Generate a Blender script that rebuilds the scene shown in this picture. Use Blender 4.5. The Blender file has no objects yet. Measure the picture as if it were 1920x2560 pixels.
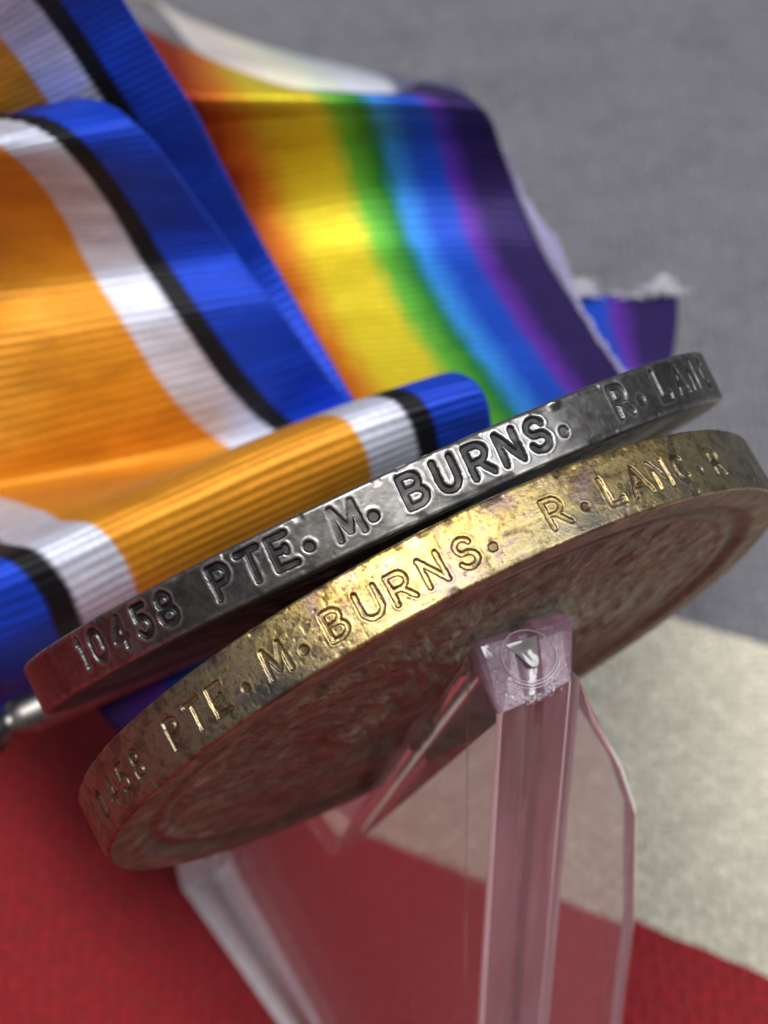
import bpy, bmesh, math, random
import numpy as np
from mathutils import Vector, Matrix

random.seed(7)
rng = np.random.default_rng(11)
scene = bpy.context.scene
COL = scene.collection

# ---------------------------------------------------------------- camera
# one Blender unit is one centimetre; measurements below are in millimetres
scene.unit_settings.system = 'METRIC'
scene.unit_settings.scale_length = 0.01
PITCH = math.radians(48.0)
SP, CP = math.sin(PITCH), math.cos(PITCH)
FPX = 6056.4            # focal length in pixels of the 1920 x 2560 photograph
CAM_H = 148.0           # lens height over the cloth, mm

cam_d = bpy.data.cameras.new("camera")
cam = bpy.data.objects.new("camera", cam_d)
COL.objects.link(cam)
cam.location = (0, 0, CAM_H / 10)
cam.rotation_euler = (math.radians(90) - PITCH, 0, 0)
cam_d.sensor_fit = 'VERTICAL'
cam_d.sensor_height = 36.0
cam_d.lens = 36.0 * FPX / 2560.0
cam_d.clip_start = 0.1
cam_d.clip_end = 500
cam_d.dof.use_dof = True
cam_d.dof.focus_distance = 10.15
cam_d.dof.aperture_fstop = 0.74
scene.camera = cam

# ---------------------------------------------------------------- world, lamps, exposure
world = bpy.data.worlds.new("World")
scene.world = world
world.use_nodes = True
bgn = world.node_tree.nodes["Background"]
bgn.inputs[0].default_value = (0.86, 0.90, 1.0, 1)
bgn.inputs[1].default_value = 0.18


def area(name, loc, target, size, power, col, size_y=None):
    l = bpy.data.lights.new(name, 'AREA')
    l.energy = power
    l.color = col
    l.shape = 'RECTANGLE'
    l.size = size
    l.size_y = size_y or size
    o = bpy.data.objects.new(name, l)
    COL.objects.link(o)
    o.location = loc
    d = Vector(target) - Vector(loc)
    o.rotation_euler = d.to_track_quat('-Z', 'Y').to_euler()
    return o


TGT = Vector((0.3, 9.0, 6.5))
area("ceiling_lamp", TGT + Vector((-.15, -.26, .95)).normalized() * 60, TGT, 22, 37000, (1.0, 0.97, 0.93), 15)
area("side_lamp", TGT + Vector((.58, -.17, .80)).normalized() * 60, TGT, 13, 19000, (0.95, 0.97, 1.0), 20)

vs = scene.view_settings
vs.view_transform = 'Standard'
vs.look = 'None'
vs.exposure = 0.0
vs.gamma = 1.0
cy = scene.cycles
cy.use_denoising = True
cy.max_bounces = 20
cy.transmission_bounces = 16
cy.glossy_bounces = 6
cy.diffuse_bounces = 4


# ---------------------------------------------------------------- helpers
def W(p):
    """point measured from the lens (mm: right, up, towards the viewer) -> world (cm)"""
    p = np.asarray(p, float)
    x, y, z = p[..., 0], p[..., 1], p[..., 2]
    return np.stack([x, y * SP - z * CP, y * CP + z * SP + CAM_H], -1) * 0.1


def Wdir(d):
    x, y, z = d
    return Vector((x, y * SP - z * CP, y * CP + z * SP))


def px(x, y, D):
    """pixel of the photograph at depth D (mm) -> lens coordinates"""
    return np.array([(x - 960) / FPX * D, -(y - 1280) / FPX * D, -D])


K = 1920 / 1659.0


def dp(x, y, D):
    return px(x * K, y * K, D)


def on_table(x, y):
    r = px(x, y, 1.0)
    D = CAM_H / -(r[1] * CP + r[2] * SP)
    return W(r * D)


def tag(o, label=None, cat=None, group=None, kind=None):
    if label: o['label'] = label
    if cat: o['category'] = cat
    if group: o['group'] = group
    if kind: o['kind'] = kind
    return o


def empty(name, mat=None, loc=None):
    o = bpy.data.objects.new(name, None)
    COL.objects.link(o)
    o.empty_display_size = 0.5
    if mat is not None: o.matrix_world = mat
    if loc is not None: o.location = loc
    return o


def link(name, me, mat, parent=None, smooth=True):
    o = bpy.data.objects.new(name, me)
    COL.objects.link(o)
    if mat: me.materials.append(mat)
    if smooth:
        me.polygons.foreach_set('use_smooth', [True] * len(me.polygons))
    if parent: o.parent = parent
    return o


def grid_mesh(name, P, closed_u=False, flip=False):
    """P: (rows, cols, 3) -> quad mesh"""
    R, Cn, _ = P.shape
    me = bpy.data.meshes.new(name)
    idx = np.arange(R * Cn).reshape(R, Cn)
    if closed_u:
        nx = np.roll(idx, -1, axis=1)
        a, b, c, d = idx[:-1], nx[:-1], nx[1:], idx[1:]
    else:
        a, b, c, d = idx[:-1, :-1], idx[:-1, 1:], idx[1:, 1:], idx[1:, :-1]
    q = np.stack([a, b, c, d] if not flip else [a, d, c, b], -1).reshape(-1, 4)
    me.vertices.add(R * Cn)
    me.vertices.foreach_set('co', P.reshape(-1).astype(np.float32))
    me.loops.add(q.size)
    me.loops.foreach_set('vertex_index', q.reshape(-1).astype(np.int32))
    me.polygons.add(len(q))
    me.polygons.foreach_set('loop_start', (np.arange(len(q)) * 4).astype(np.int32))
    me.polygons.foreach_set('loop_total', np.full(len(q), 4, np.int32))
    me.update(calc_edges=True)
    return me


def fattr(me, name, vals):
    a = me.attributes.new(name, 'FLOAT', 'POINT')
    a.data.foreach_set('value', np.asarray(vals, np.float32).reshape(-1))


def uv_from_points(me, uv):
    l = me.uv_layers.new(name="UVMap")
    vi = np.empty(len(me.loops), np.int32)
    me.loops.foreach_get('vertex_index', vi)
    l.data.foreach_set('uv', uv[vi].astype(np.float32).reshape(-1))


_tab = rng.random((512, 512))


def vnoise(x, y, seed=0):
    x = np.asarray(x, float) + seed * 37.3
    y = np.asarray(y, float) + seed * 91.7
    xi, yi = np.floor(x).astype(int), np.floor(y).astype(int)
    fx, fy = x - xi, y - yi
    fx, fy = fx * fx * (3 - 2 * fx), fy * fy * (3 - 2 * fy)
    g = lambda i, j: _tab[i % 512, j % 512]
    return (g(xi, yi) * (1 - fx) + g(xi + 1, yi) * fx) * (1 - fy) + (g(xi, yi + 1) * (1 - fx) + g(xi + 1, yi + 1) * fx) * fy


def fbm(x, y, seed=0, oct=4):
    s, a, t = 0, 1, 0
    for o in range(oct):
        s = s + a * (vnoise(x * 2 ** o, y * 2 ** o, seed + o * 3) - .5)
        t += a
        a *= .5
    return s / t * 2


def sstep(a, b, x):
    t = np.clip((x - a) / (b - a), 0, 1)
    return t * t * (3 - 2 * t)


# ---- node helpers
def new_mat(name):
    m = bpy.data.materials.new(name)
    m.use_nodes = True
    nt = m.node_tree
    return m, nt, nt.nodes["Principled BSDF"]


def nd(nt, typ, **kw):
    n = nt.nodes.new(typ)
    for k, v in kw.items():
        if isinstance(k, str) and hasattr(n, k) and k not in n.inputs:
            setattr(n, k, v)
        else:
            n.inputs[k].default_value = v
    return n


def lk(nt, a, b):
    nt.links.new(a, b)


def ramp(nt, fac, stops, interp='LINEAR'):
    r = nt.nodes.new('ShaderNodeValToRGB')
    cr = r.color_ramp
    cr.interpolation = interp
    while len(cr.elements) < len(stops): cr.elements.new(0.5)
    for e, (p, c) in zip(cr.elements, stops):
        e.position = p
        e.color = (*c, 1) if len(c) == 3 else c
    lk(nt, fac, r.inputs[0])
    return r.outputs[0]


def mix(nt, fac, a, b, mode='MIX'):
    n = nt.nodes.new('ShaderNodeMix')
    n.data_type = 'RGBA'
    n.blend_type = mode
    for sock, v in ((n.inputs[0], fac), (n.inputs[6], a), (n.inputs[7], b)):
        if hasattr(v, 'is_output'):
            lk(nt, v, sock)
        elif isinstance(v, (int, float)):
            sock.default_value = v
        else:
            sock.default_value = (*v, 1)
    return n.outputs[2]


def mth(nt, op, a, b=None, c=None, clamp=False):
    n = nt.nodes.new('ShaderNodeMath')
    n.operation = op
    n.use_clamp = clamp
    for i, v in enumerate((a, b, c)):
        if v is None: continue
        if hasattr(v, 'is_output'):
            lk(nt, v, n.inputs[i])
        else:
            n.inputs[i].default_value = v
    return n.outputs[0]


def noise(nt, vec, scale, detail=4, rough=.55, dist=0.0):
    n = nt.nodes.new('ShaderNodeTexNoise')
    n.inputs['Scale'].default_value = scale
    n.inputs['Detail'].default_value = detail
    n.inputs['Roughness'].default_value = rough
    n.inputs['Distortion'].default_value = dist
    if vec is not None: lk(nt, vec, n.inputs['Vector'])
    return n.outputs['Fac']


def objco(nt):
    return nt.nodes.new('ShaderNodeTexCoord').outputs['Object']


def scaled(nt, vec, s):
    n = nt.nodes.new('ShaderNodeMapping')
    n.inputs['Scale'].default_value = s
    lk(nt, vec, n.inputs['Vector'])
    return n.outputs[0]


def bump(nt, h, dist, strength=1.0, normal=None):
    n = nt.nodes.new('ShaderNodeBump')
    n.inputs['Strength'].default_value = strength
    n.inputs['Distance'].default_value = dist
    lk(nt, h, n.inputs['Height'])
    if normal is not None: lk(nt, normal, n.inputs['Normal'])
    return n.outputs[0]


def attr(nt, name):
    n = nt.nodes.new('ShaderNodeAttribute')
    n.attribute_name = name
    return n.outputs['Fac']


# ---------------------------------------------------------------- materials
def silver_mat():
    m, nt, b = new_mat("tarnished_silver")
    co = objco(nt)
    big = noise(nt, co, 2.2, 5, .6, .4)
    fine = noise(nt, co, 26, 6, .65)
    dirt = attr(nt, "dirt")
    wear = attr(nt, "wear")
    base = ramp(nt, big, [(.30, (.085, .081, .077)), (.5, (.165, .158, .152)), (.72, (.29, .285, .28))])
    warm = ramp(nt, fine, [(.36, (.62, .58, .53)), (.60, (1, 1, 1))])
    base = mix(nt, .7, base, warm, 'MULTIPLY')
    base = mix(nt, mth(nt, 'MULTIPLY', wear, .45), base, (.55, .54, .53))
    base = mix(nt, mth(nt, 'MULTIPLY', dirt, .90), base, (.035, .035, .040))
    face = attr(nt, "face")
    base = mix(nt, face, base, (.085, .082, .088))
    lk(nt, base, b.inputs['Base Color'])
    lk(nt, mth(nt, 'MULTIPLY_ADD', face, -.95, 1.0), b.inputs['Metallic'])
    lk(nt, mth(nt, 'MULTIPLY_ADD', face, -.42, .5), b.inputs['Specular IOR Level'])
    rg = mth(nt, 'MULTIPLY_ADD', fine, .22, .29)
    rg = mth(nt, 'MULTIPLY_ADD', dirt, .2, rg, True)
    lk(nt, rg, b.inputs['Roughness'])
    scr = noise(nt, scaled(nt, co, (14, 14, 90)), 3.0, 3, .6, .6)
    pit = noise(nt, co, 70, 5, .7)
    h = mth(nt, 'ADD', mth(nt, 'MULTIPLY', scr, .35), pit)
    lk(nt, bump(nt, h, .0009, .40), b.inputs['Normal'])
    return m


def bronze_mat():
    m, nt, b = new_mat("patinated_bronze")
    co = objco(nt)
    big = noise(nt, co, 1.7, 5, .62, .5)
    mid = noise(nt, co, 7.5, 6, .65, .6)
    fine = noise(nt, co, 34, 6, .7, .3)
    vor = nd(nt, 'ShaderNodeTexVoronoi')
    vor.inputs['Scale'].default_value = 30
    lk(nt, co, vor.inputs['Vector'])
    gold = attr(nt, "gold")
    dirt = attr(nt, "dirt")
    stain = attr(nt, "stain")
    face = attr(nt, "face")
    base = ramp(nt, mid, [(.28, (.080, .072, .056)), (.42, (.165, .150, .108)), (.55, (.27, .245, .165)), (.66, (.20, .165, .145)), (.8, (.35, .30, .22))])
    g = ramp(nt, mth(nt, 'ADD', mth(nt, 'MULTIPLY', mid, .6), mth(nt, 'MULTIPLY', fine, .5)),
             [(.40, (.09, .06, .04)), (.48, (.28, .175, .075)), (.54, (.43, .30, .085)), (.60, (.62, .46, .15)), (.66, (.38, .25, .21)), (.74, (.60, .43, .28))])
    pv = ramp(nt, noise(nt, co, 4.2, 5, .6, .5), [(.50, (0, 0, 0)), (.64, (1, 1, 1))])
    g = mix(nt, mth(nt, 'MULTIPLY', pv, .75), g, (.27, .17, .19))
    gm = mth(nt, 'MULTIPLY', gold, ramp(nt, big, [(.25, (.45,) * 3), (.55, (1, 1, 1))]))
    base = mix(nt, gm, base, g)
    fb = ramp(nt, mid, [(.3, (.075, .078, .058)), (.5, (.165, .180, .122)), (.7, (.30, .32, .21))])
    base = mix(nt, face, base, fb)
    base = mix(nt, mth(nt, 'MULTIPLY', stain, .85), base, (.07, .075, .085))
    spk = ramp(nt, fine, [(.36, (1, 1, 1)), (.44, (0, 0, 0))])
    base = mix(nt, mth(nt, 'MULTIPLY', spk, .28), base, (.075, .05, .035))
    base = mix(nt, mth(nt, 'MULTIPLY', dirt, .88), base, (.03, .02, .014))
    lk(nt, base, b.inputs['Base Color'])
    lk(nt, mth(nt, 'MULTIPLY_ADD', face, -.80, .93), b.inputs['Metallic'])
    lk(nt, mth(nt, 'MULTIPLY_ADD', face, .14, mth(nt, 'MULTIPLY_ADD', fine, .35, .24)), b.inputs['Roughness'])
    pit = noise(nt, co, 60, 6, .72)
    h = mth(nt, 'ADD', mth(nt, 'MULTIPLY', vor.outputs['Distance'], .25), pit)
    h = mth(nt, 'MULTIPLY_ADD', noise(nt, scaled(nt, co, (3, 26, 3)), 2.5, 4, .65, .3), mth(nt, 'MULTIPLY', face, 1.5), h)
    lk(nt, bump(nt, h, .0026, .6), b.inputs['Normal'])
    return m


def acrylic_mat():
    m, nt, b = new_mat("clear_acrylic")
    co = objco(nt)
    b.inputs['Base Color'].default_value = (.99, .965, .98, 1)
    b.inputs['Transmission Weight'].default_value = .93
    b.inputs['IOR'].default_value = 1.44
    sm = noise(nt, co, 3.0, 4, .6)
    fine = noise(nt, co, 40, 4, .6)
    lk(nt, ramp(nt, sm, [(.35, (.01,) * 3), (.7, (.05,) * 3)]), b.inputs['Roughness'])
    h = mth(nt, 'ADD', mth(nt, 'MULTIPLY', fine, .2), noise(nt, co, 4, 2, .5))
    lk(nt, bump(nt, h, .0006, .15), b.inputs['Normal'])
    return m


def frosted_mat(name, col, t0, t1, rough):
    m, nt, b = new_mat(name)
    co = objco(nt)
    f = noise(nt, scaled(nt, co, (4, 4, .35)), 3.0, 3, .5)
    b.inputs['Base Color'].default_value = (*col, 1)
    b.inputs['IOR'].default_value = 1.49
    b.inputs['Roughness'].default_value = rough
    b.inputs['Coat Weight'].default_value = .6
    b.inputs['Coat Roughness'].default_value = .08
    lk(nt, ramp(nt, f, [(.3, (t0,) * 3), (.7, (t1,) * 3)]), b.inputs['Transmission Weight'])
    fine = noise(nt, co, 50, 4, .65)
    lk(nt, bump(nt, fine, .006, .6), b.inputs['Normal'])
    return m


def cloth_mat(name, c_lo, c_hi, pitch_mm=.78, bright=.05, weave=.20):
    m, nt, b = new_mat(name)
    co = objco(nt)
    s = 10.0 / pitch_mm            # threads per cm

    wob = nt.nodes.new('ShaderNodeTexNoise')
    wob.inputs['Scale'].default_value = 6
    wob.inputs['Detail'].default_value = 3
    lk(nt, co, wob.inputs['Vector'])
    vm = nt.nodes.new('ShaderNodeVectorMath')
    vm.operation = 'MULTIPLY_ADD'
    lk(nt, wob.outputs['Color'], vm.inputs[0])
    vm.inputs[1].default_value = (.16, .16, 0)
    lk(nt, co, vm.inputs[2])
    sep = nt.nodes.new('ShaderNodeSeparateXYZ')
    lk(nt, vm.outputs[0], sep.inputs[0])
    sx = mth(nt, 'SINE', mth(nt, 'MULTIPLY', sep.outputs[0], s * math.pi))
    sy = mth(nt, 'SINE', mth(nt, 'MULTIPLY', sep.outputs[1], s * math.pi))
    ax, ay = mth(nt, 'ABSOLUTE', sx), mth(nt, 'ABSOLUTE', sy)
    chk = mth(nt, 'MULTIPLY', sx, sy)          # plain weave: over / under
    over = mth(nt, 'GREATER_THAN', chk, 0.0)
    hx = mth(nt, 'MULTIPLY', ax, over)
    hy = mth(nt, 'MULTIPLY', ay, mth(nt, 'SUBTRACT', 1.0, over))
    h = mth(nt, 'ADD', mth(nt, 'ADD', hx, hy), mth(nt, 'MULTIPLY', mth(nt, 'MULTIPLY', ax, ay), .5))
    slub = noise(nt, scaled(nt, vm.outputs[0], (.8, 11, 1)), 2.2, 4, .7)
    slub2 = noise(nt, scaled(nt, co, (14, 1.0, 1)), 2.5, 4, .65)
    mot = noise(nt, co, 1.3, 5, .6)
    f = mth(nt, 'ADD', mth(nt, 'MULTIPLY', mth(nt, 'MULTIPLY_ADD', slub, 1.7, slub2), .36), mth(nt, 'MULTIPLY', mot, .55))
    f = mth(nt, 'MULTIPLY_ADD', h, weave, f)
    lk(nt, ramp(nt, f, [(.50, c_lo), (1.02, c_hi)]), b.inputs['Base Color'])
    b.inputs['Roughness'].default_value = .85
    b.inputs['Sheen Weight'].default_value = bright
    hh = mth(nt, 'MULTIPLY_ADD', slub, 1.3, h)
    lk(nt, bump(nt, hh, .022, 1.0), b.inputs['Normal'])
    return m


def ribbon_mat(name, stops, moire, interp='LINEAR', rough=.46):
    m, nt, b = new_mat(name)
    uvn = nt.nodes.new('ShaderNodeUVMap')
    uvn.uv_map = "UVMap"
    sep = nt.nodes.new('ShaderNodeSeparateXYZ')
    lk(nt, uvn.outputs[0], sep.inputs[0])
    jit = noise(nt, scaled(nt, uvn.outputs[0], (8, 18, 1)), 1.0, 3, .6)
    u = mth(nt, 'ADD', sep.outputs[0], mth(nt, 'MULTIPLY', mth(nt, 'SUBTRACT', jit, .5), .008))
    thv = noise(nt, scaled(nt, uvn.outputs[0], (150, .5, 1)), 1.0, 2, .5)
    u = mth(nt, 'MULTIPLY_ADD', mth(nt, 'SUBTRACT', thv, .5), .006 if moire else .035, u)
    c = ramp(nt, u, stops, interp)
    # threads in the warp and the watered (moire) lustre
    thr = noise(nt, scaled(nt, uvn.outputs[0], (260, .9, 1)), 1.0, 2, .5)
    wat = noise(nt, scaled(nt, uvn.outputs[0], (5, .55, 1)), 1.0, 3, .6, .8)
    c = mix(nt, 1.0, c, ramp(nt, thr, [(.3, (.80,) * 3), (.7, (1.0,) * 3)]), 'MULTIPLY')
    if moire:
        c = mix(nt, 1.0, c, ramp(nt, wat, [(.32, (.72,) * 3), (.66, (1.0,) * 3)]), 'MULTIPLY')
    lk(nt, c, b.inputs['Base Color'])
    lk(nt, mth(nt, 'MULTIPLY_ADD', wat, .25, rough - .1), b.inputs['Roughness'])
    b.inputs['Sheen Weight'].default_value = .06
    b.inputs['Sheen Roughness'].default_value = .4
    b.inputs['Metallic'].default_value = .38 if rough > .4 else 0
    b.inputs['Specular IOR Level'].default_value = .3
    fib = noise(nt, scaled(nt, uvn.outputs[0], (180, 6, 1)), 1.0, 3, .6)
    lk(nt, bump(nt, fib, .004, .5), b.inputs['Normal'])
    return m


def plain_mat(name, c, rough=.7, sheen=.2, metal=0):
    m, nt, b = new_mat(name)
    f = noise(nt, objco(nt), 20, 4, .6)
    lk(nt, mix(nt, 1.0, c, ramp(nt, f, [(.3, (.8,) * 3), (.7, (1,) * 3)]), 'MULTIPLY'), b.inputs['Base Color'])
    b.inputs['Roughness'].default_value = rough
    b.inputs['Coat Weight'].default_value = .6
    b.inputs['Coat Roughness'].default_value = .08
    b.inputs['Sheen Weight'].default_value = sheen
    b.inputs['Metallic'].default_value = metal
    return m


M_SILVER = silver_mat()
M_BRONZE = bronze_mat()
M_ACRYL = acrylic_mat()
M_FROST = frosted_mat("frosted_acrylic_edge", (.96, .875, .935), .90, .74, .16)  # slight pink carries refracted red into the spine's colour
M_EDGE = frosted_mat("painted_edge_glow", (.95, .86, .91), .30, .12, .25)  # milky pale colour stands in for light piped to the edges
M_TIP = frosted_mat("refraction_tinted_tip", (.70, .42, .58), .80, .60, .15)  # mauve tint stands in for red cloth refracted through clear acrylic
M_RED = cloth_mat("red_linen", (.085, .002, .006), (.36, .010, .017), .98, .04, .50)
M_WHITE = cloth_mat("cream_linen", (.62, .575, .45), (.84, .79, .635))
M_GREY = cloth_mat("grey_linen", (.052, .052, .066), (.222, .218, .246))
BLUE, BLACK, WHITE, ORANGE = (.008, .060, .62), (.006, .007, .010), (.68, .71, .86), (.76, .31, .018)
e = .004
st = []
_edges = [(0, BLUE), (4.3, BLACK), (5.8, WHITE), (9.0, ORANGE), (23.0, WHITE), (26.2, BLACK), (27.7, BLUE), (32, BLUE)]
for i, (p, c) in enumerate(_edges[:-1]):
    st.append((p / 32 + (e if i else 0), c))
    if i < 6: st.append((_edges[i + 1][0] / 32 - e, c))
M_BWM = ribbon_mat("orange_blue_ribbon_silk", st, True)
VIO, PUR, BLU, LBL, GRN, LGR, YEL, ORG, RED = ((.030, .016, .105), (.13, .032, .40), (.012, .075, .55), (.040, .27, .78), (.014, .19, .025), (.13, .46, .04),
                                              (.76, .60, .025), (.62, .17, .010), (.27, .022, .006))
half = [(0.0, VIO), (3.0, VIO), (4.6, PUR), (5.4, BLU), (6.8, BLU), (8.4, LBL), (9.4, GRN), (11.0, LGR), (12.2, YEL), (14.8, YEL), (16.6, ORG), (18.0, RED)]
st2 = [(p / 38, c) for p, c in half] + [(.5, RED)]
st2 += [((38 - p) / 38, c) for p, c in half[::-1] if p in (18.0, 16.6, 14.8, 12.2, 11.0, 9.4, 8.4, 5.4, 4.6, 0.0)]
M_VIC = ribbon_mat("rainbow_ribbon_silk", st2, False)
pale = lambda c: tuple(.60 + .22 * v for v in c) if c not in (VIO, PUR) else (.12, .13, .22)  # ribbon colours whitened: satin sheen put into the colour
M_VICSHEEN = ribbon_mat("painted_ribbon_sheen", [(p, pale(c)) for p, c in st2], False, rough=.3)
M_THREAD = plain_mat("white_cotton_thread", (.80, .82, .90))
M_SELV = plain_mat("violet_grey_selvedge", (.36, .33, .55))
M_REFLECTION = plain_mat("painted_grey_reflection", (.20, .185, .165), .45, 0, 0)  # grey of a reflection, painted as a patch on the tip
M_CHIP = plain_mat("crazed_acrylic", (.62, .58, .66), .25, 0)

# ---------------------------------------------------------------- the cloth on the table (a flag)
a1, a2 = on_table(1659 * K, 2110 * K), on_table(1380 * K, 1990 * K)
b1, b2 = on_table(1659 * K, 1395 * K), on_table(1440 * K, 1328 * K)
sdir = (a1 - a2)[:2]
sdir /= np.linalg.norm(sdir)
qdir = np.array([-sdir[1], sdir[0]])


def sq(p): return (p[:2] - a1[:2]) @ sdir, (p[:2] - a1[:2]) @ qdir


(sb1, qb1), (sb2, qb2) = sq(b1), sq(b2)
kb = (qb1 - qb2) / (sb1 - sb2)


def cloth_z(x, y):
    z = .05 * fbm(x * .35, y * .35, 3, 3) + .05 * np.sin(x * .5 + y * .23 + .8) * vnoise(x * .2, y * .2, 9)
    return z * np.clip((np.hypot(x - .5, y - 11.5) - 2) / 6, .15, 1)


def band(name, q0, q1, mat, parent, dens):
    ns, nq = 220, dens
    tt = np.linspace(-1, 1, ns)
    s = 55 * np.sign(tt) * np.abs(tt) ** 1.7
    S, T = np.meshgrid(s, np.linspace(0, 1, nq))
    Q = q0(S) * (1 - T) + q1(S) * T
    X = a1[0] + S * sdir[0] + Q * qdir[0]
    Y = a1[1] + S * sdir[1] + Q * qdir[1]
    me = grid_mesh(name, np.stack([X, Y, cloth_z(X, Y)], -1))
    return link(name, me, mat, parent)


flag = empty("flag", loc=(0, 0, 0))
tag(flag, "large linen flag with red, cream and grey fields spread flat under the easel", "flag")
fr = lambda s: fbm(s * 2.2, s * 0 + 4, 5, 4) * .03 + .012 * fbm(s * 14, s * 0, 6, 2)
qa = lambda s: fr(s)
qb = lambda s: np.clip(qb1 + (s - sb1) * kb, 2.5, 14) + fr(s + 50)
band("red_field", lambda s: 0 * s - 55, qa, M_RED, flag, 120)
band("cream_stripe", qa, qb, M_WHITE, flag, 60)
band("grey_field", qb, lambda s: 0 * s + 70, M_GREY, flag, 140)

tb = bmesh.new()
bmesh.ops.create_cube(tb, size=1)
bmesh.ops.scale(tb, vec=(240, 240, 3), verts=tb.verts)
bmesh.ops.translate(tb, vec=(0, 20, -1.75), verts=tb.verts)
me = bpy.data.meshes.new("table_top")
tb.to_mesh(me)
tag(link("table_top", me, plain_mat("table_wood", (.20, .13, .08), .5, 0), None, False), kind='structure')

# ---------------------------------------------------------------- impressed lettering
ARC = lambda cx, cy_, rx, ry, a0, a1_, n=14: [(cx + rx * math.cos(math.radians(a)), cy_ + ry * math.sin(math.radians(a))) for a in np.linspace(a0, a1_, n)]
GL = {
    '1': [[(.25, .82), (.5, 1), (.5, 0)]],
    '0': [ARC(.5, .68, .42, .32, 0, 180) + ARC(.5, .32, .42, .32, 180, 360) + [(.92, .68)]],
    '4': [[(.72, 0), (.72, 1), (.1, .3), (.95, .3)]],
    '5': [[(.88, 1), (.24, 1), (.2, .58)] + ARC(.5, .32, .4, .32, 120, -150)],
    '8': [ARC(.5, .76, .33, .24, -90, 270), ARC(.5, .26, .42, .26, -90, 270)],
    'P': [[(.1, 0), (.1, 1), (.55, 1)] + ARC(.55, .72, .38, .28, 90, -90) + [(.1, .44)]],
    'T': [[(0, 1), (1, 1)], [(.5, 1), (.5, 0)]],
    'E': [[(.95, 1), (.1, 1), (.1, 0), (1, 0)], [(.1, .52), (.75, .52)], [(.75, .44), (.75, .60)]],
    'M': [[(.0, 0), (.08, 1), (.5, .15), (.92, 1), (1, 0)]],
    'B': [[(.1, 0), (.1, 1), (.5, 1)] + ARC(.5, .765, .36, .235, 90, -90) + [(.1, .53)], [(.5, .53)] + ARC(.52, .265, .43, .265, 90, -90) + [(.1, 0)]],
    'U': [[(.05, 1), (.05, .36)] + ARC(.5, .36, .45, .36, 180, 360) + [(.95, 1)]],
    'R': [[(.08, 0), (.08, 1), (.5, 1)] + ARC(.5, .73, .4, .27, 90, -90) + [(.08, .46)], [(.5, .46), (.98, 0)]],
    'N': [[(.06, 0), (.06, 1), (.94, 0), (.94, 1)]],
    'S': [ARC(.5, .75, .38, .25, 20, 250) + ARC(.5, .26, .43, .26, 90, -165)],
    'L': [[(.1, 1), (.1, 0), (.95, 0), (.95, .12)]],
    'A': [[(0, 0), (.5, 1), (1, 0)], [(.2, .34), (.8, .34)]],
    'C': [ARC(.52, .5, .46, .5, 40, 320, 22)],
}


def letter_field(arc, hh, items, halfw):
    """items: (char, centre angle, width deg, depth factor, h_bottom, h_top); arc/hh grids (deg, mm) -> distance-based impression and burr"""
    dep = np.zeros(arc.shape)
    bur = np.zeros(arc.shape)
    mm = math.pi / 180 * 18.0
    for ch, cen, wd, k, hb, ht in items:
        c0 = np.searchsorted(arc[0], cen - wd * .5 - 2.2)
        c1 = np.searchsorted(arc[0], cen + wd * .5 + 2.2)
        A = (arc[:, c0:c1] - cen) * mm
        H = hh[:, c0:c1]
        d = np.full(A.shape, 9.0)
        wmm = wd * mm
        if ch == '.':
            d = np.hypot(A, H - hb) - .10
        else:
            for line in GL[ch]:
                pts = [((x - .5) * wmm, hb + y * (ht - hb)) for x, y in line]
                for (x0, y0), (x1, y1) in zip(pts[:-1], pts[1:]):
                    L2 = (x1 - x0) ** 2 + (y1 - y0) ** 2 + 1e-9
                    t = np.clip(((A - x0) * (x1 - x0) + (H - y0) * (y1 - y0)) / L2, 0, 1)
                    d = np.minimum(d, np.hypot(A - x0 - t * (x1 - x0), H - y0 - t * (y1 - y0)))
        d = d + .03 * fbm(A * 5 + cen, H * 5, 21, 3)
        kk = k * (.75 + .5 * vnoise(A * 2.2 + cen * 3, H * 2.2, 5))
        imp = 1 - sstep(halfw * .62, halfw * 1.05, d)
        br = np.exp(-((d - halfw * 1.55) / (halfw * .42)) ** 2) * (.5 + vnoise(A * 4 + cen, H * 4, 31))
        dep[:, c0:c1] = np.maximum(dep[:, c0:c1], imp * kk)
        bur[:, c0:c1] = np.maximum(bur[:, c0:c1], br * kk)
    bur *= (1 - np.clip(dep, 0, 1))
    return dep, bur


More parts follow.
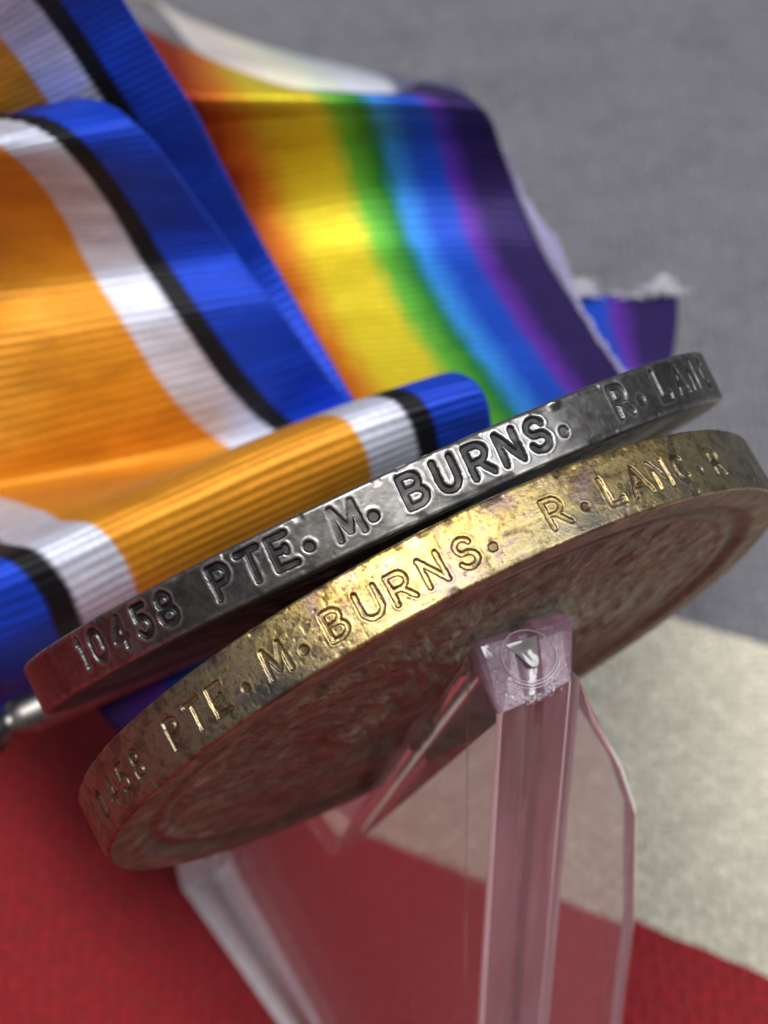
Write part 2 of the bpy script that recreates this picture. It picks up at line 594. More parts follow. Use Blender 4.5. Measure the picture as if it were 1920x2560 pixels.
SIL_TXT = [('1', -49.6, 1.5, 1), ('0', -45.6, 3.0, .75), ('4', -40.3, 3.1, .6), ('5', -35.4, 3.0, 1.0), ('8', -30.7, 3.1, 1),
           ('P', -21.2, 2.9, 1), ('T', -16.2, 3.0, 1), ('E', -11.8, 3.0, 1), ('.', -8.0, 1, .9), ('M', -2.1, 3.5, .5), ('.', 1.4, 1, .8),
           ('B', 7.6, 3.2, 1), ('U', 12.6, 2.9, 1.05), ('R', 17.4, 3.2, 1), ('N', 22.2, 3.0, 1), ('S', 26.9, 3.3, 1), ('.', 30.9, 1, .7),
           ('R', 42.7, 3.1, .6), ('.', 46.9, 1, .5), ('L', 53.1, 2.9, .75), ('A', 59.0, 3.4, .5), ('N', 64.3, 3.0, .5), ('C', 70.8, 3.2, .8)]
BRO_TXT = [('1', -67.5, 1.2, .6), ('0', -62.5, 2.6, .7), ('4', -57.0, 3.0, .9), ('5', -52.0, 2.7, .9), ('8', -47.2, 2.6, .9),
           ('P', -37.4, 2.7, .9), ('T', -32.5, 2.7, 1), ('E', -28.2, 2.6, .9), ('.', -23.5, 1, .7), ('M', -17.9, 3.2, .9), ('.', -13.8, 1, .7),
           ('B', -8.5, 3.0, .95), ('U', -3.2, 3.2, 1), ('R', 1.3, 3.0, .9), ('N', 6.1, 3.0, 1), ('S', 11.0, 2.8, 1), ('.', 14.6, 1, .7),
           ('R', 24.7, 3.0, .85), ('.', 29.1, 1, .6), ('L', 34.2, 2.7, .9), ('A', 39.2, 3.2, .85), ('N', 43.6, 2.9, .9), ('C', 48.1, 2.6, .8), ('.', 52.2, 1, .6), ('R', 57.3, 2.7, .8)]

# ---------------------------------------------------------------- medals: pose recovered from the photograph (mm, lens coordinates)
POSE_S = dict(c=(0.0738, -2.2929, -117.7738), a=-0.4364, b=-0.0608, t=2.4686)
POSE_B = dict(c=(3.1118, -8.3928, -115.5548), a=-0.501, b=-0.2536, t=3.1097)


def axes(pose):
    a, b = pose['a'], pose['b']
    n = np.array([math.sin(a) * math.cos(b), math.cos(a) * math.cos(b), math.sin(b)])
    u = np.array([math.cos(a), -math.sin(a), 0.])
    return n, u, np.cross(n, u)


def pose_matrix(pose):
    n, u, v = axes(pose)
    M = Matrix.Identity(4)
    for j, d in enumerate((u, v, n)):
        w = Wdir(d)
        for i in range(3): M[i][j] = w[i]
    p = W(pose['c'])
    for i in range(3): M[i][3] = p[i]
    return M


R0 = 18.0


def disc(name, pose, items, halfw, depth, hb, ht, face_rows, mat, parent, bronze):
    t = pose['t']
    fine = np.linspace(-96, 96, 1650)
    rest = np.linspace(96, 264, 150)[1:-1]
    ang = np.concatenate([fine, rest])
    e = .17
    # profile rows: top face centre -> top bevel -> rim -> bottom bevel -> bottom face centre
    rows = []
    for r in np.linspace(0.02, R0 - e, 14): rows.append((r, t, 0))
    for q in np.linspace(0, 90, 6)[1:]: rows.append((R0 - e + e * math.sin(math.radians(q)), t - e + e * math.cos(math.radians(q)), 1))
    nr = int((t - 2 * e) / .036)
    for h in np.linspace(t - e, e, nr)[1:-1]: rows.append((R0, h, 2))
    for q in np.linspace(90, 0, 6): rows.append((R0 - e + e * math.sin(math.radians(q)), e - e * math.cos(math.radians(q)), 1))
    for r in (R0 - e) * (1 - np.linspace(0, 1, face_rows)[1:]) + .02: rows.append((r, 0, 3))
    rr = np.array([r[0] for r in rows]); zz = np.array([r[1] for r in rows]); kind = np.array([r[2] for r in rows])
    A, RR = np.meshgrid(ang, rr)
    Z = np.repeat(zz[:, None], len(ang), 1)
    KD = np.repeat(kind[:, None], len(ang), 1)
    mm = math.pi / 180 * R0
    rim = (kind == 2) | (kind == 1)
    ri = np.where(rim)[0]
    arcg, hg = A[ri], Z[ri]
    dep, bur = letter_field(arcg, hg, [(c, a, w, k, hb + .35 if c == '.' else hb, ht) for c, a, w, k in items], halfw)
    dep_s = np.clip(dep, 0, 1.2)
    s, h = arcg * mm, hg
    und = .020 * fbm(s * .7, h * .7, 1, 2) + .004 * fbm(s * 2.2, h * 4.1, 2, 2)
    pits = -.012 * sstep(.66, .92, vnoise(s * 5.5, h * 5.5, 8) * (.6 + .6 * vnoise(s * .8, h * .8, 12)))
    if bronze:
        und = und * .9 + .005 * fbm(s * 7, h * 7, 14, 3)
        pits = pits * 1.2
    edge_d = np.minimum(h, t - h)
    nick = np.where(edge_d < .42, -.06 * sstep(.55, .85, vnoise(s * 1.7, np.where(h > t / 2, 3., 7.), 17)) * (1 - sstep(.1, .42, edge_d)), 0)
    if not bronze:
        und, pits = und * .7, pits * .35
    dr = und + pits + nick - depth * dep_s + .016 * bur * (.7 if bronze else 1)
    if not bronze:   # a bruised burr on the upper edge
        dr += .16 * np.exp(-(((arcg - 31.2) / .8) ** 2)) * sstep(t - .55, t - .1, h)
    RRn = RR.copy()
    RRn[ri] += dr
    dirt = np.zeros(A.shape); gold = np.zeros(A.shape); stain = np.zeros(A.shape); wear = np.zeros(A.shape)
    dirt[ri] = np.clip(dep_s * (.62 + .5 * vnoise(s * 3, h * 3, 41)) + sstep(.004, .012, -pits) * .35 + np.clip(nick * -6, 0, .4), 0, 1)
    dirt[ri] *= 1 - .75 * np.clip(bur, 0, 1)
    if bronze:
        dirt[ri] = np.clip(np.where(dep_s > .05, np.exp(-((dep_s - .5) / .33) ** 2) * .95, dirt[ri]), 0, 1)
        gold[ri] = np.clip(np.exp(-((arcg - 2) / 27) ** 2) * 1.15 + .55 * np.exp(-((arcg - 42) / 16) ** 2) + .35 * dep_s, 0, 1) * (.55 + .45 * sstep(.2, .9, h / t + .4 * fbm(s * 1.1, h, 51)))
        stn = np.exp(-((arcg + 20.5 + 3.0 * (h - .5)) / 4.2) ** 2) * (1 - sstep(.55, 1.15, h + .35 * fbm(s * 1.5, h * 1.5, 61)))
        stn = np.maximum(stn, .8 * np.exp(-((arcg - 29) / 3.4) ** 2) * (1 - sstep(.5, 1.2, h + .4 * fbm(s * 2, h * 2, 66))))
        stain[ri] = stn
    wear[ri] = np.clip(bur * .9 + (1 - sstep(.05, .30, edge_d + .16 * fbm(s * 2.5, h * 2.5, 71))) * .7, 0, 1)
    # faces
    X = RRn * np.sin(np.radians(A)); Y = -RRn * np.cos(np.radians(A))
    fb = kind == 3
    fx, fy, fr_ = X[fb], Y[fb], RR[fb]
    rel = -.32 * (1 - sstep(15.6, 16.6, fr_)) + .10 * sstep(14.6, 15.0, fr_) * (1 - sstep(15.2, 15.5, fr_))
    # low relief of a standing winged figure, worn soft
    g = lambda x0, y0, sx, sy, a: np.exp(-((((fx - x0) * math.cos(a) + (fy - y0) * math.sin(a)) / sx) ** 2 + ((-(fx - x0) * math.sin(a) + (fy - y0) * math.cos(a)) / sy) ** 2))
    fig = g(0, 0, 2.2, 10.5, 0) + .8 * g(-5.5, -1, 2.0, 7, .5) + .8 * g(5.5, -1, 2.0, 7, -.5) + .7 * g(0, 9, 2.2, 2.2, 0) + .6 * g(-5, 6, .9, 4.5, -.9) + .6 * g(5, 6, .9, 4.5, .9) + .5 * g(0, -12, 6, 1.2, 0)
    fold = fbm(fx * 1.6, fy * .35, 83, 3) * .22 * np.clip(fig, 0, 1)
    relief = .75 * np.clip(fig, 0, 1.1) + fold + .20 * fbm(fx * .6, fy * .6, 85, 4) + .05 * fbm(fx * 2.4, fy * 2.4, 86, 3)
    Zf = rel + relief * (1 - sstep(14.2, 15.2, fr_)) + .018 * fbm(fx * 3, fy * 3, 87, 3)
    Z[fb] -= Zf * sstep(0, .5, R0 - e - fr_)
    dirt[fb] = np.clip(.5 * sstep(.15, -.45, relief) * (1 - sstep(14, 15.4, fr_)) + .6 * sstep(15.0, 15.7, fr_) * (1 - sstep(16.0, 16.7, fr_)), 0, 1) * .7
    gold[fb] = 0
    stain[fb] = .8 * np.exp(-(((fx - 9.5) / 3.6) ** 2 + ((fy + 11.5) / 1.9) ** 2)) * (1 - sstep(.55, .75, vnoise(fx * .9, fy * .9, 90)))
    wear[fb] = .35 * np.clip(fig - .5, 0, 1)
    fc = (KD == 3).astype(float)
    P = np.stack([X, Y, Z], -1) * .1
    me = grid_mesh(name, P, closed_u=True)
    fattr(me, "dirt", dirt); fattr(me, "gold", gold); fattr(me, "stain", stain); fattr(me, "wear", wear); fattr(me, "face", fc)
    return link(name, me, mat, parent)


def tube(bm, pts, r, seg=10, caps=True):
    pts = [Vector(p) for p in pts]
    rs = r if isinstance(r, (list, tuple)) else [r] * len(pts)
    rings = []
    for i, p in enumerate(pts):
        d = (pts[min(i + 1, len(pts) - 1)] - pts[max(i - 1, 0)]).normalized()
        up = Vector((0, 0, 1)) if abs(d.z) < .9 else Vector((1, 0, 0))
        x = d.cross(up).normalized(); y = d.cross(x)
        rings.append([bm.verts.new(p + (x * math.cos(k / seg * math.tau) + y * math.sin(k / seg * math.tau)) * rs[i]) for k in range(seg)])
    for a, b in zip(rings[:-1], rings[1:]):
        for k in range(seg):
            bm.faces.new((a[k], a[(k + 1) % seg], b[(k + 1) % seg], b[k]))
    if caps:
        bm.faces.new(rings[0][::-1]); bm.faces.new(rings[-1])


def bm_link(name, bm, mat, parent, smooth=True):
    bmesh.ops.recalc_face_normals(bm, faces=bm.faces)
    me = bpy.data.meshes.new(name)
    bm.to_mesh(me); bm.free()
    return link(name, me, mat, parent, smooth)


_n, _u, _v = axes(POSE_S)
for _x in (-17.8, 17.8):
    _p = np.array(POSE_S['c']) + _x * _u + 20.6 * _v + 1.2 * _n
    print("bar", (960 + FPX * _p[0] / -_p[2]) / K, (1280 - FPX * _p[1] / -_p[2]) / K, _p)
silver = empty("silver_medal", mat=pose_matrix(POSE_S))
tag(silver, "dark tarnished silver medal above the bronze one, its rim stamped with a name", "medal")
disc("disc", POSE_S, SIL_TXT, .165, .15, .70, 2.02, 46, M_SILVER, silver, False)
bm = bmesh.new()
BV = 2.06   # cm from the centre to the suspension bar
zc = POSE_S['t'] * .05
lathe = [(-2.03, .02), (-2.02, .09), (-1.97, .13), (-1.91, .13), (-1.86, .09), (-1.84, .07), (-1.80, .10), (-1.74, .12), (1.74, .12), (1.80, .10), (1.84, .07), (1.86, .09), (1.91, .13), (1.97, .13), (2.02, .09), (2.03, .02)]
PHI = math.radians(14)
rot = lambda x, y: (x * math.cos(PHI) - y * math.sin(PHI), x * math.sin(PHI) + y * math.cos(PHI), zc)
tube(bm, [rot(x, BV) for x, r in lathe], [r for x, r in lathe], 20)
bm_link("suspension_bar", bm, M_SILVER, silver)
bm = bmesh.new()
tube(bm, [rot(0, 1.74), rot(0, 1.86), rot(0, BV - .08)], [.30, .16, .10], 16)
bm_link("claw", bm, M_SILVER, silver)

bronze = empty("bronze_medal", mat=pose_matrix(POSE_B))
tag(bronze, "golden brown bronze medal resting against the clear easel, directly below the silver one", "medal")
disc("disc", POSE_B, BRO_TXT, .125, .11, .78, 2.02, 190, M_BRONZE, bronze, True)
bm = bmesh.new()
zb = POSE_B['t'] * .05
tube(bm, [(-.44, 1.70, zb), (-.46, 1.82, zb), (-.48, 1.93, zb)], [.16, .11, .12], 14)
bm_link("suspension_lug", bm, M_BRONZE, bronze)
bm = bmesh.new()
tube(bm, [(-.45 + .30 * math.cos(k / 28 * math.tau), 1.92, zb + .30 + .30 * math.sin(k / 28 * math.tau)) for k in range(29)], .075, 10, False)
bm_link("suspension_ring", bm, M_BRONZE, bronze)


# ---------------------------------------------------------------- ribbons
def catmull(P, n):
    P = np.asarray(P, float)
    k = len(P)
    t = np.linspace(0, k - 1, n)
    i = np.clip(t.astype(int), 0, k - 2)
    f = (t - i)[:, None] if P.ndim == 2 else (t - i).reshape(-1, *([1] * (P.ndim - 1)))
    p1, p2 = P[i], P[i + 1]
    p0 = np.where((i > 0).reshape(f.shape), P[np.maximum(i - 1, 0)], 2 * p1 - p2)
    p3 = np.where((i + 2 < k).reshape(f.shape), P[np.minimum(i + 2, k - 1)], 2 * p2 - p1)
    return .5 * (2 * p1 + (p2 - p0) * f + (2 * p0 - 5 * p1 + 4 * p2 - p3) * f ** 2 + (3 * p1 - p0 - 3 * p2 + p3) * f ** 3)


def ribbon(name, rows, us, width, mat, parent, pitch=.68, amp=.125, nu=72, u0=None, u1=None, sag=.0, seed=0, ripple=.20):
    """rows: per cross-section the points (lens mm) at the offsets us (mm from the right edge)"""
    rows = np.asarray(rows, float)                  # (k, len(us), 3)
    dense = catmull(rows, 60 * len(rows))
    mid = dense[:, len(us) // 2]
    L = np.concatenate([[0], np.cumsum(np.linalg.norm(np.diff(mid, axis=0), axis=1))])
    nv = int(L[-1] / (pitch / 7.0))
    vv = np.linspace(0, L[-1], nv)
    S = np.stack([np.stack([np.interp(vv, L, dense[:, j, c]) for c in range(3)], -1) for j in range(len(us))], 1)   # (nv, nus, 3)
    u0 = us[0] if u0 is None else u0
    u1 = us[-1] if u1 is None else u1
    uu = np.linspace(u0, u1, nu)
    P = np.zeros((nv, nu, 3))
    # smooth interpolation across the width (quadratic/cubic through the given rails)
    for c in range(3):
        V = S[:, :, c]
        out = np.zeros((nv, nu))
        for j in range(len(us)):
            lj = np.ones(nu)
            for m in range(len(us)):
                if m != j: lj *= (uu - us[m]) / (us[j] - us[m])
            out += V[:, j:j + 1] * lj[None]
        P[:, :, c] = out
    du = np.gradient(P, axis=1); dv = np.gradient(P, axis=0)
    N = np.cross(du, dv)
    N /= np.linalg.norm(N, axis=2, keepdims=True) + 1e-12
    VV, UU = np.meshgrid(vv, uu, indexing='ij')
    ph = VV / pitch + .35 * fbm(UU * .12, VV * .16, 101 + seed, 2)
    rib = np.abs(np.sin(math.pi * ph)) ** .7
    env = np.clip(.7 + .6 * fbm(UU * .2, VV * .08, 107 + seed, 3), .25, 1.2)
    hgt = amp * rib * env + ripple * fbm(UU * .10, VV * .14, 111 + seed, 3)
    P = P + N * hgt[..., None]
    P[:, 0] += (du[:, 0] / np.linalg.norm(du[:, 0], axis=1, keepdims=True)) * (-.06 * rib[:, 0:1])
    P[:, -1] += (du[:, -1] / np.linalg.norm(du[:, -1], axis=1, keepdims=True)) * (.06 * rib[:, -1:])
    me = grid_mesh(name, W(P))
    uv_from_points(me, np.stack([UU / width, VV], -1).reshape(-1, 2))
    o = link(name, me, mat, parent)
    sm = o.modifiers.new("thickness", 'SOLIDIFY')
    sm.thickness = .022
    sm.offset = 0
    return o


def row4(R, O1, O2=None, w2=14., w3=9.):
    """right edge, right and left borders of the orange, left edge"""
    r, o = dp(*R), dp(*O1)
    d = (o - r) / np.linalg.norm(o - r)
    o2 = dp(*O2) if O2 else o + d * w2
    d2 = (o2 - o) / np.linalg.norm(o2 - o)
    return [r, o, o2, o2 + (d2 * .8 + d * .2) * w3]


BW = [
    row4((180, -150, 131), (-60, 10, 131)),
    row4((265, 0, 137), (35, 120, 137)),
    row4((340, 115, 140.5), (110, 225, 141)),
    row4((420, 240, 144.5), (185, 350, 145)),
    row4((475, 350, 149), (235, 465, 149.5)),
    row4((575, 540, 156), (325, 660, 156)),
    row4((690, 740, 157), (440, 860, 157)),
    row4((830, 960, 153), (560, 1080, 153)),
    row4((1010, 1080, 146), (740, 1195, 146), (240, 1420, 146)),
    row4((1085, 1080, 141), (822, 1190, 141), (318, 1418, 141)),
    row4((1078, 1015, 136.5), (815, 1122, 136.5), (310, 1362, 136.5)),
    row4((1063, 930, 132.5), (803, 1030, 132), (293, 1272, 131.5)),
    row4((1050, 865, 130.5), (785, 962, 130), (258, 1190, 129.5)),
    row4((1018, 818, 130.5), (738, 902, 130), (200, 1135, 129.5)),
    row4((965, 806, 133.5), (670, 902, 133), (130, 1125, 132.5)),
    row4((908, 848, 142), (618, 945, 141), (95, 1105, 138)),
    row4((845, 900, 152), (570, 978, 150), (35, 1085, 145)),
    row4((756, 866, 155), (482, 958, 153), (-45, 1062, 149)),
    row4((670, 762, 151), (375, 862, 149.8), (-130, 990, 147.5)),
    row4((590, 655, 147.8), (275, 710, 147)),
    row4((505, 545, 147.6), (195, 580, 146.8)),
    row4((425, 440, 144), (125, 447, 142.5)),
    row4((358, 345, 140.5), (60, 365, 138.5)),
    row4((295, 270, 138.5), (5, 318, 136)),
    row4((222, 222, 139.5), (-60, 290, 136)),
    row4((130, 212, 142), (-150, 285, 138)),
    row4((20, 238, 145), (-260, 310, 140)),
    row4((-110, 290, 147), (-390, 360, 143)),
]
orange_rib = empty("medal_ribbon", loc=W(dp(815, 1145, 137)))
bpy.context.view_layer.update()
tag(orange_rib, "orange ribbon with white, black and blue edge stripes looped behind the silver medal", "ribbon", "silk medal ribbons")


def keep_world(o, parent):
    o.parent = parent
    o.matrix_parent_inverse = parent.matrix_world.inverted()


o = ribbon("ribbon_band", BW, [0, 9, 23, 32], 32., M_BWM, None, nu=110, seed=1)
keep_world(o, orange_rib)

vic = empty("medal_ribbon", loc=W(dp(1100, 930, 150)))
bpy.context.view_layer.update()
tag(vic, "rainbow ribbon running from red through yellow and green to violet, behind the orange one", "ribbon", "silk medal ribbons")


def row3(R, G, O):
    r, g, o_ = dp(*R), dp(*G), dp(*O)
    return [r, g, o_]


VR = [
    row3((1500, 1010, 146), (1180, 1030, 147), (880, 1060, 148)),
    row3((1420, 900, 150), (1100, 930, 151), (800, 960, 152)),
    row3((1337, 803, 155), (1035, 832, 156), (738, 850, 157)),
    row3((1267, 700, 160), (952, 715, 160), (672, 738, 161)),
    row3((1203, 600, 164), (892, 612, 163), (622, 642, 164)),
    row3((1153, 510, 166.5), (845, 512, 165.5), (580, 548, 166.5)),
    row3((1113, 410, 166.5), (815, 410, 165.5), (545, 452, 167)),
    row3((1080, 315, 163.5), (788, 310, 162.5), (505, 350, 164)),
    row3((1058, 258, 160.5), (768, 243, 159.5), (462, 262, 161)),
    row3((1020, 218, 160), (742, 208, 159), (430, 200, 159)),
    row3((955, 187, 167), (712, 205, 168), (405, 140, 166)),
    row3((895, 190, 180), (680, 215, 181), (385, 100, 178)),
    row3((950, 300, 196), (680, 300, 196), (360, 200, 196)),
]
o = ribbon("ribbon_band", VR, [0, 10, 17.5], 38., M_VIC, None, nu=80, u1=22, seed=4, ripple=.30, amp=.125)
keep_world(o, vic)
# folded tail behind the crest; its pale colour is painted glancing sheen
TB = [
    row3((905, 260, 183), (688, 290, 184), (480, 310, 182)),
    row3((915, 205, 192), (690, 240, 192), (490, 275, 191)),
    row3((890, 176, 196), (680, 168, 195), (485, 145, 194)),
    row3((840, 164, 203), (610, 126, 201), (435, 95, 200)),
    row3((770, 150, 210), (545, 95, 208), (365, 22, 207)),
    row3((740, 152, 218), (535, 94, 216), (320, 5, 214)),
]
# start of the ribbon, hanging behind the two discs on its way to the ring
FD = [[dp(1380, 930, 149), dp(770, 1170, 149), dp(150, 1465, 149)],
      [dp(1385, 1000, 146), dp(780, 1290, 146), dp(205, 1525, 146)],
      [dp(1385, 1100, 145), dp(800, 1420, 145), dp(255, 1578, 145)],
      [dp(1300, 1300, 146), dp(810, 1560, 146), dp(385, 1670, 146)]]
o = ribbon("ribbon_start", FD, [0, 19, 38], 38., M_VIC, None, nu=70, seed=9, ripple=.15)
keep_world(o, vic)
o = ribbon("folded_tail", TB, [3, 11, 18.5], 38., M_VICSHEEN, None, nu=50, u0=0, u1=20, seed=6, ripple=.25, amp=.04)
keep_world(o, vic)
# cut end that shows beyond the silver rim
CE = [
    row3((1463, 640, 172), (1345, 640, 172.5), (1222, 640, 173)),
    row3((1462, 700, 170), (1350, 705, 170.5), (1240, 710, 171)),
    row3((1452, 770, 168), (1370, 790, 168), (1290, 810, 168)),
    row3((1440, 860, 166), (1380, 900, 166), (1330, 930, 166)),
    row3((1400, 960, 160), (1335, 1000, 160), (1275, 1030, 160)),
    row3((1340, 1060, 151), (1280, 1090, 151), (1225, 1110, 151)),
]
o = ribbon("cut_end", CE, [0, 4, 7.8], 38., M_VIC, None, nu=36, seed=8, ripple=.1, amp=.05)
keep_world(o, vic)
bm = bmesh.new()
for cx, cyy, sx, sy, nn in ((1252, 636, 20, 25, 90), (1434, 634, 21, 29, 110), (1345, 640, 60, 5, 26)):
    for i in range(nn):
        x0 = cx + random.gauss(0, sx * .7); y0 = cyy + random.uniform(-2, 8)
        z0 = 172.6 - random.random() * 1.6
        pts = []
        hgt = sy * math.sqrt(random.random()) * (1.35 - min(1., abs(x0 - cx) / (1.8 * sx)))
        sw, ph_ = random.gauss(0, 15), random.uniform(0, 6.28)
        for q in range(7):
            s_ = q / 6
            pts.append(W(dp(x0 + sw * s_ * s_ + 6 * math.sin(ph_ + s_ * 4.5) * s_, y0 - hgt * math.sin(s_ * 2.2) * 1.15, z0 + .5 * math.sin(ph_ * 2 + s_ * 3))))
        tube(bm, pts, .0036, 4)
o = bm_link("frayed_threads", bm, M_THREAD, None)
o['kind'] = 'stuff'
keep_world(o, vic)
# looped selvedge along the violet edge
bm = bmesh.new()
edge = catmull([r[0] for r in VR[1:8]], 60)
for i in range(2, 58):
    p, q = edge[i], edge[min(i + 1, 59)]
    t_ = (q - p) / np.linalg.norm(q - p)
    out = np.array([.9, .35, .2]); out -= t_ * (out @ t_); out /= np.linalg.norm(out)
    ext = .12 + 1.0 * math.exp(-((i - 36) / 9) ** 2) + random.uniform(-.15, .15)
    pts = [W(p + t_ * (.55 * math.cos(a_)) + out * (ext * math.sin(a_) + .05) + np.array([0, 0, .25])) for a_ in np.linspace(0, math.pi, 8)]
    tube(bm, pts, .011, 6)
o = bm_link("selvedge_loops", bm, M_SELV, None)
o['kind'] = 'stuff'
keep_world(o, vic)

# ---------------------------------------------------------------- clear acrylic easel
nB, uB, vB = axes(POSE_B)
UPc = np.array([0, CP, SP])
wv = np.cross(nB, UPc); wv /= np.linalg.norm(wv)                # across the plate
BACK = np.cross(UPc, wv); BACK /= np.linalg.norm(BACK)
if BACK @ nB > 0: BACK = -BACK
W0 = 37.55                                                       # left face of the plate


def on_left(x, y):
    r = px(x, y, 1.)
    P = r * (W0 / (r @ wv))
    return P @ BACK, P @ UPc


def plate(b, z, w):
    z = z - .42 * max(0., w - W0) * min(1., max(0., (z - S_[1]) / 4.0)) if 'S_' in globals() else z
    return b * BACK + z * UPc + w * wv


FLOOR = -CAM_H
tipF = on_left(1158, 1592)
V_ = on_left(826, 2126)
lip = on_left(767, 2050)
ldir = np.array(lip) - np.array(V_); ldir /= np.linalg.norm(ldir)
S_ = on_left(1247, 1787)
base_f = on_left(489, 2177)
spine_b = S_[0]
print("easel", tipF, V_, lip, S_, base_f)
lip_top = np.array(V_) + ldir * 7.0
lip_out = lip_top + np.array([-2.0, -1.2])
tip_top = np.array(tipF) + np.array([.15, .35])


def rounded(poly, rad, n=4):
    out = []
    k = len(poly)
    for i in range(k):
        p0, p, p1 = (np.array(poly[(i + j) % k], float) for j in (-1, 0, 1))
        r = rad[i]
        if r <= 0:
            out.append(tuple(p)); continue
        a = p + (p0 - p) / np.linalg.norm(p0 - p) * r
        b = p + (p1 - p) / np.linalg.norm(p1 - p) * r
        for t in np.linspace(0, 1, n + 1):
            out.append(tuple((1 - t) ** 2 * a + 2 * t * (1 - t) * p + t * t * b))
    return out


prof = [tuple(tip_top), tuple(V_), tuple(lip_top), tuple(lip_out), (base_f[0] + .0, FLOOR + 2.2), (base_f[0] + 1.0, FLOOR + .05),
        (spine_b, FLOOR + .05), (spine_b, S_[1])]
prof = rounded(prof, [1.3, .6, .9, .9, 1.2, .4, .5, 0])
prof_i = prof
w_of = lambda b, z: 3.75 + .45 * np.clip((S_[1] - z) / 55, 0, 1)


def flare(b, z):
    t = np.clip((z - S_[1] + .6) / 3.0, 0, 1)
    return 2.0 * t * t * (3 - 2 * t)


bm = bmesh.new()
CH = .28
loops = []
cen = np.array([np.mean([p[0] for p in prof]), np.mean([p[1] for p in prof])])


CHF = lambda b, z: 1.3 if z < FLOOR + 3 and b < spine_b - 2.5 else (.85 if z > S_[1] + 1.0 else .20 if b > spine_b - 2.5 else .50)
CHV = [CHF(*p) for p in prof]


def inset(poly, d):
    k = len(poly); out = []
    ar = sum(poly[i][0] * poly[(i + 1) % k][1] - poly[(i + 1) % k][0] * poly[i][1] for i in range(k))
    sg = 1 if ar > 0 else -1
    for i in range(k):
        p0, p, p1 = (np.array(poly[(i + j) % k]) for j in (-1, 0, 1))
        e0 = (p - p0) / (np.linalg.norm(p - p0) + 1e-9); e1 = (p1 - p) / (np.linalg.norm(p1 - p) + 1e-9)
        n = np.array([-(e0[1] + e1[1]), e0[0] + e1[0]]) * sg
        n = n / (np.linalg.norm(n) + 1e-9)
        out.append(tuple(p + n * (d[i] if isinstance(d, list) else d)))
    return out


def ring(poly, wf):
    return [bm.verts.new(W(plate(b, z, wf(b, z)))) for b, z in poly]


pin = inset(prof, CHV)
pin2 = inset(prof, [c * .3 for c in CHV])
wl = lambda b, z: W0
FLG = lambda b, z, f: -1.5 * f if CHF(b, z) > 1.2 else CHF(b, z) * f
pgr = inset(prof, .32)
wr = lambda b, z: W0 + w_of(b, z) + flare(b, z)
ARCF = [(1, 0), (.617, .076), (.293, .293), (.076, .617), (0, 1)]     # rounded arris: (inset, across)
ins = [inset(prof, [c * fi for c in CHV]) for fi, fw in ARCF]
mk = lambda poly, fn: [bm.verts.new(W(plate(p[0], p[1], fn(*q)))) for p, q in zip(poly, prof)]
rings = [mk(ins[j], lambda b, z, f=fw: W0 + FLG(b, z, f)) for j, (fi, fw) in enumerate(ARCF)]
for poly_, f1_ in ((prof, .36), (pgr, .46), (pgr, .54), (prof, .62)):
    rings.append(mk(poly_, lambda b, z, f=f1_: W0 + f * (w_of(b, z) + flare(b, z))))
rings += [mk(ins[j], lambda b, z, f=ARCF[j][1]: wr(b, z) - FLG(b, z, f)) for j in (4, 3, 2, 1, 0)]
k = len(prof)
FROST = {}
bm.verts.index_update()
for ri_, (ra, rb) in enumerate(zip(rings[:-1], rings[1:])):
    for i in range(k):
        q = (ra[i], ra[(i + 1) % k], rb[(i + 1) % k], rb[i])
        bm.faces.new(q)
        spine_ = min(prof[i][0], prof[(i + 1) % k][0]) > spine_b - 1.5
        if True: FROST[frozenset(v.index for v in q)] = 1 if spine_ else (3 if CHF(*prof[i]) > 1.2 and CHF(*prof[(i + 1) % k]) > 1.2 else 0)
        if ri_ < 4 or (ri_ > 8 and (spine_ or CHF(*prof[i]) > 1.2)): FROST[frozenset(v.index for v in q)] = 3
        if (4 <= ri_ <= 8 and i == k - 1) or max(prof[i][1], prof[(i + 1) % k][1]) > S_[1] + .9 and min(prof[i][1], prof[(i + 1) % k][1]) > S_[1] - .4: FROST[frozenset(v.index for v in q)] = 2
f1 = bm.faces.new(rings[0][::-1]); f2 = bm.faces.new(rings[-1])
bmesh.ops.triangulate(bm, faces=[f1, f2], ngon_method='BEAUTY')
easel = empty("display_easel", loc=W(plate(spine_b, FLOOR, W0 + 2)))
tag(easel, "clear acrylic display easel propping up the two medals on the flag", "easel")
bpy.context.view_layer.update()
o = bm_link("easel_plate", bm, M_ACRYL, None, False)
o.data.materials.append(M_FROST)
o.data.materials.append(M_TIP)
o.data.materials.append(M_EDGE)
for p_ in o.data.polygons:
    p_.material_index = FROST.get(frozenset(p_.vertices), 0)
keep_world(o, easel)

# cross panel that shows to the right of the spine
PB = spine_b - 0.3


def on_panel(x, y):
    r = px(x, y, 1.)
    P = r * (PB / (r @ BACK))
    return P @ wv, P @ UPc


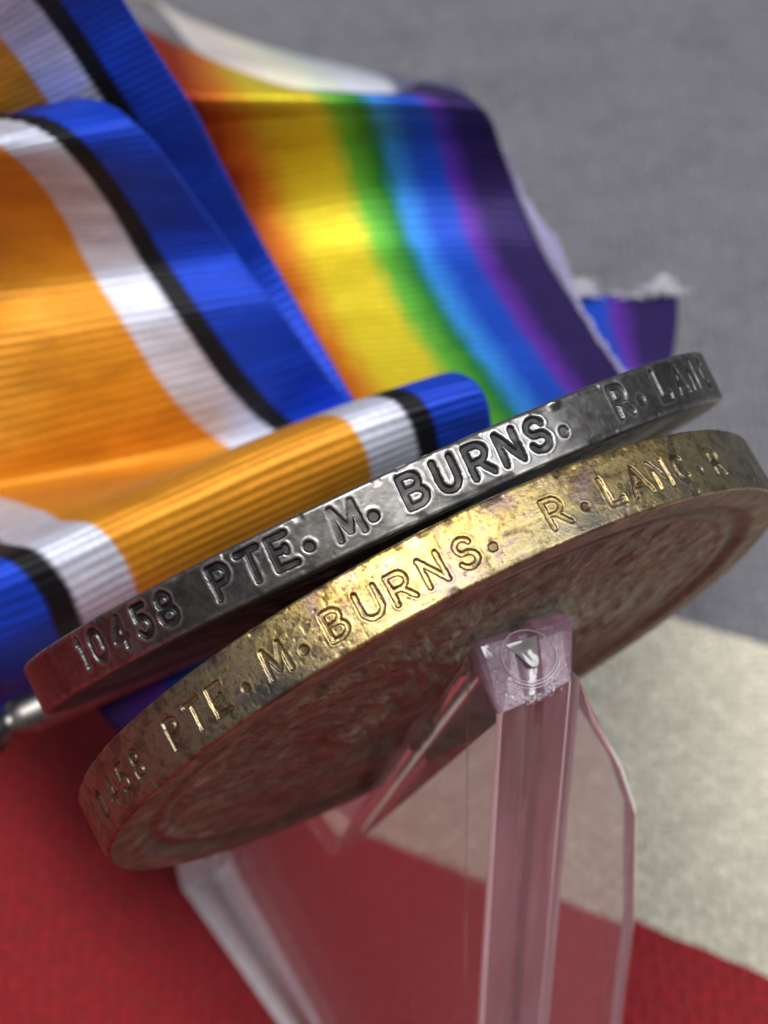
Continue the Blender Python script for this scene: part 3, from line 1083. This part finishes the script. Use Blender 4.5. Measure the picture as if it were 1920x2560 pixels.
pts = [on_panel(1420, 1730), on_panel(1490, 1800), on_panel(1560, 1915), on_panel(1598, 2030), on_panel(1594, 2300), on_panel(1560, 2560)]
print("panel", pts)
wl0 = W0 + 4.6
d_low = np.array(pts[-1]) - np.array(pts[-3]); 
end = np.array(pts[-1]) + d_low / abs(d_low[1]) * (pts[-1][1] - FLOOR - .05)
poly = [(wl0, pts[0][1] + .5)] + [p for p in pts if p[0] > wl0 + .2] + [tuple(end), (wl0, FLOOR + .05)]
bm = bmesh.new()
TH = 2.6
def ring2(poly, b): return [bm.verts.new(W(plate(b, z, w_))) for w_, z in poly]
pi2 = inset(poly, .25)
rg = [ring2(pi2, PB), ring2(poly, PB - .25), ring2(poly, PB - TH + .25), ring2(pi2, PB - TH)]
k = len(poly)
for ra, rb in zip(rg[:-1], rg[1:]):
    for i in range(k): bm.faces.new((ra[i], ra[(i + 1) % k], rb[(i + 1) % k], rb[i]))
f1 = bm.faces.new(rg[0][::-1]); f2 = bm.faces.new(rg[-1])
bmesh.ops.triangulate(bm, faces=[f1, f2])
for f_ in bm.faces: f_.material_index = 1 if len(f_.verts) == 4 else 0
o = bm_link("cross_panel", bm, M_ACRYL, None, False)
o.data.materials.append(M_EDGE)
keep_world(o, easel)

# moulding mark on the sloping tip: a raised ring, a painted grey reflection and the crazed lower lip
A0 = np.array(S_); A1 = np.array(prof[0])
A1 = np.array(tip_top)
sl = (A1 - A0); Ls = np.linalg.norm(sl); sl /= Ls
nrm = np.array([-sl[1], sl[0]])
if nrm[0] < 0: nrm = -nrm


def tip(s, w, out):     # s along the slope (mm from its foot), w across, out = mm proud of it
    p = A0 + sl * s + nrm * out
    return plate(p[0], p[1], w)


print("tip slope length", Ls)
wm = W0 + 2.75
bm = bmesh.new()
for rad, r_, a0_, a1_ in ((1.35, .0020, 0, 360), (1.5, .0030, 215, 330), (1.66, .0020, 232, 310)):
    tube(bm, [W(tip(Ls * .52 + rad * 1.0 * math.sin(math.radians(a_)), wm - .2 + rad * math.cos(math.radians(a_)), .02 + random.uniform(-.01, .02))) for a_ in np.linspace(a0_, a1_, 60)], r_, 6)
o = bm_link("moulding_mark", bm, M_EDGE, None)
keep_world(o, easel)
bm = bmesh.new()
for i in range(260):
    a_ = random.gauss(270, 34)
    rad = 1.95 + abs(random.gauss(0, .25))
    s_ = Ls * .52 + rad * math.sin(math.radians(a_)); w_ = min(max(wm - .6 + rad * .75 * math.cos(math.radians(a_)), W0 + .1), W0 + 3.9)
    if s_ < 0:
        c = plate(S_[0] + .03, S_[1] + s_, w_)
    else:
        c = tip(s_, w_, .03)
    r_ = random.uniform(.015, .06)
    vs_ = [bm.verts.new(W(c + np.array([random.gauss(0, r_), random.gauss(0, r_), random.gauss(0, r_ * .6)]))) for _ in range(4)]
    for f in ((0, 1, 2), (0, 1, 3), (0, 2, 3), (1, 2, 3)): bm.faces.new([vs_[j] for j in f])
o = bm_link("chipped_edge", bm, M_CHIP, None, False)
o['kind'] = 'stuff'
keep_world(o, easel)
# grey patch added to paint a reflection inside the clear tip
bm = bmesh.new()
cols = 9
gridv = []
for j in range(8):
    f_ = j / 7
    ss = Ls * (.74 - .38 * f_)
    half = .82 * (1 - f_) + .16 * f_
    gridv.append([bm.verts.new(W(tip(ss, wm - .25 + .12 * f_ + half * (2 * q / (cols - 1) - 1), .03 + (.10 if j < 2 else 0) * (1 - abs(2 * q / (cols - 1) - 1)) + random.uniform(-.022, .022)))) for q in range(cols)])
for ra, rb in zip(gridv[:-1], gridv[1:]):
    for q in range(cols - 1): bm.faces.new((ra[q], ra[q + 1], rb[q + 1], rb[q]))
o = bm_link("painted_tip_reflection", bm, M_REFLECTION, None)
keep_world(o, easel)
